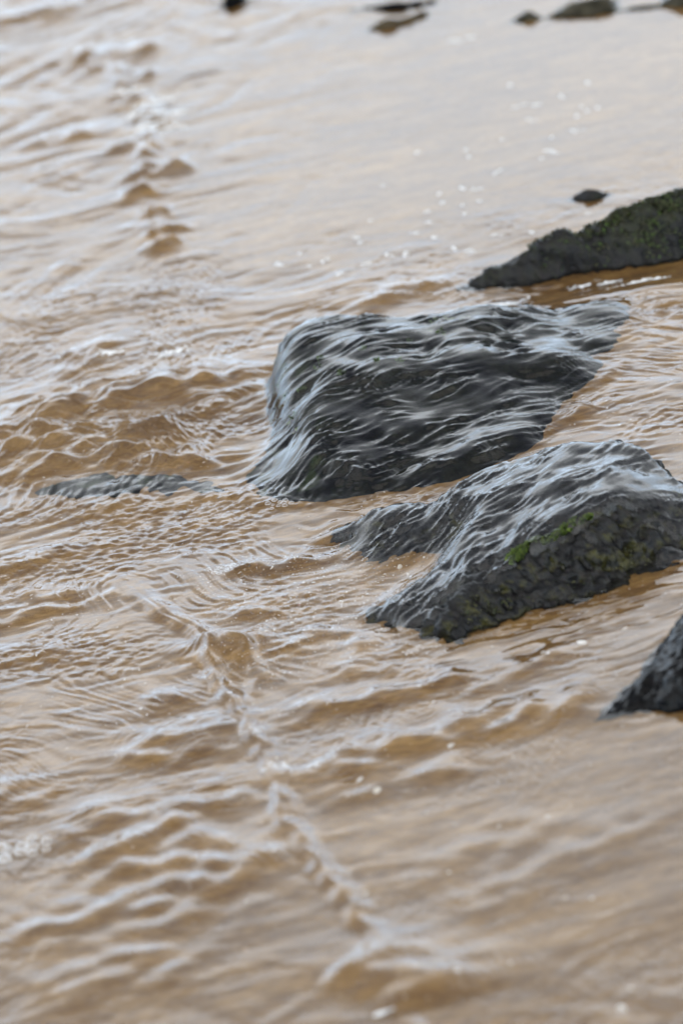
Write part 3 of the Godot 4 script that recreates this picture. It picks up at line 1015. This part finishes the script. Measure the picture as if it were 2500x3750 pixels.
func build_foam() -> void:
	var white := StandardMaterial3D.new()
	white.resource_name = "foam"
	white.albedo_color = lin(.70, .70, .685)
	white.roughness = .35
	white.backlight_enabled = true
	white.backlight = lin(.2, .2, .2)
	var film := StandardMaterial3D.new()
	film.resource_name = "bubble_film"
	film.transparency = BaseMaterial3D.TRANSPARENCY_ALPHA
	film.albedo_color = Color(1, 1, 1, .04)
	film.roughness = .02
	var rim_look := white
	var flecks := FLECKS.duplicate()
	for k in 34:
		var along := rng.randf()
		flecks.append([lerpf(.10, .62, along) + rng.randf_range(-.18, .14), lerpf(-1.16, -2.15, along * rng.randf_range(.5, 1.0)) + rng.randf_range(-.05, .05)])
	for k in flecks.size():
		var f = flecks[k]
		if in_rock(f[0], f[1]):
			continue
		var y := water_at(f[0], f[1])
		var o := part(numbered("foam_fleck"), foam_mesh(rng.randf_range(.006, .018) if k < FLECKS.size() else rng.randf_range(.003, .009), 18 if k < FLECKS.size() else 9, .0015, .0038), white, self)
		o.position = Vector3(f[0], y - .001, f[1])
		o.rotation.y = rng.randf() * TAU
		o.scale = Vector3(rng.randf_range(.7, 1.4), .7, rng.randf_range(.7, 1.3))
		var where := "beside the small round stone" if f[1] < -1.3 and f[1] > -1.6 and f[0] > .4 else "just behind the long mossy rock" if f[1] > -1.35 and f[0] > .25 else "behind the streaming slab" if f[1] > -1.35 else "far out in front of the far flat rock" if f[1] < -2.2 else "between the small round stone and the far rocks"
		tag(o, "small white foam fleck drifting " + where, "foam", "foam flecks " + where)
	for f in [[0.350, -0.801, .05, "white foam patch between the long mossy rock and the streaming slab"], [0.538, -0.813, .03, "foam in the brown water at the long mossy rock's foot"], [0.484, -0.821, .025, "foam in the brown water at the long mossy rock's foot"], [0.615, -0.752, .04, "foam in the brown water at the long mossy rock's foot"], [0.576, -0.745, .03, "foam in the brown water at the long mossy rock's foot"], [-0.244, -0.892, .035, "white foam patch on the choppy water behind the streaming slab"], [-0.352, -0.941, .03, "white foam patch on the crest of a small wave"], [-0.216, -2.337, .06, "white breaking foam on the far wavelet"], [-0.175, -2.253, .05, "white breaking foam on the far wavelet"], [-0.237, -2.263, .06, "white breaking foam on the far wavelet"], [-0.205, -2.158, .06, "white breaking foam on the far wavelet"], [-0.228, -2.193, .05, "white breaking foam on the far wavelet"], [-0.072, 1.768, .014, "little white curl of foam on the bottom wavelet"], [-0.257, -2.437, .04, "white breaking foam on the far wavelet"]]:
		var o := part(numbered("foam_patch"), foam_mesh(f[2] * .7, 44, .002, .005), white, self)
		o.position = Vector3(f[0], water_at(f[0], f[1]) - .001, f[1])
		o.rotation.y = rng.randf_range(-.4, .4)
		o.scale = Vector3(1.3, .8, .9)
		tag(o, f[3], "foam", "foam patches" if f[3].begins_with("white breaking") or f[3].begins_with("foam in") else "")
	# clusters of clear bubbles
	for b in [[-0.099, -0.073, .0055, 11, "cluster of clear bubbles in the pit below the streaming slab"], [-0.204, 0.147, .0055, 12, "cluster of clear bubbles at the end of a brown wavelet"], [-0.546, 1.045, .011, 12, "ring of large pale bubbles on the brown water"], [-0.162, 0.947, .006, 10, "white bubbles where the two sheets of water meet"], [-0.193, 0.806, .005, 8, "few small bubbles along the meeting line of the water"], [-0.111, 0.964, .004, 5, "few small bubbles beside the brown wake"]]:
		var o := thing("bubble_cluster", b[4], "bubbles", Vector3(b[0], water_at(b[0], b[1]), b[1]))
		for k in b[3]:
			var st := SurfaceTool.new()
			st.begin(Mesh.PRIMITIVE_TRIANGLES)
			var r: float = b[2] * rng.randf_range(.5, 1.0)
			dome(st, Vector3.ZERO, r, 14, 5, .8)
			var a: float = TAU * k / b[3] + rng.randf_range(-.3, .3)
			var d: float = b[2] * (2.4 if k % 3 else 1.0) * rng.randf_range(.8, 1.2)
			var m := part("bubble", st.commit(), film, o)
			m.position = Vector3(cos(a) * d * 1.5, .0005, sin(a) * d)
			m.position.y = water_at(b[0] + m.position.x, b[1] + m.position.z) - o.position.y
			var torus := TorusMesh.new()
			torus.inner_radius = r * .92
			torus.outer_radius = r * 1.03
			torus.rings = 16
			torus.ring_segments = 6
			part("rim", torus, rim_look, m)
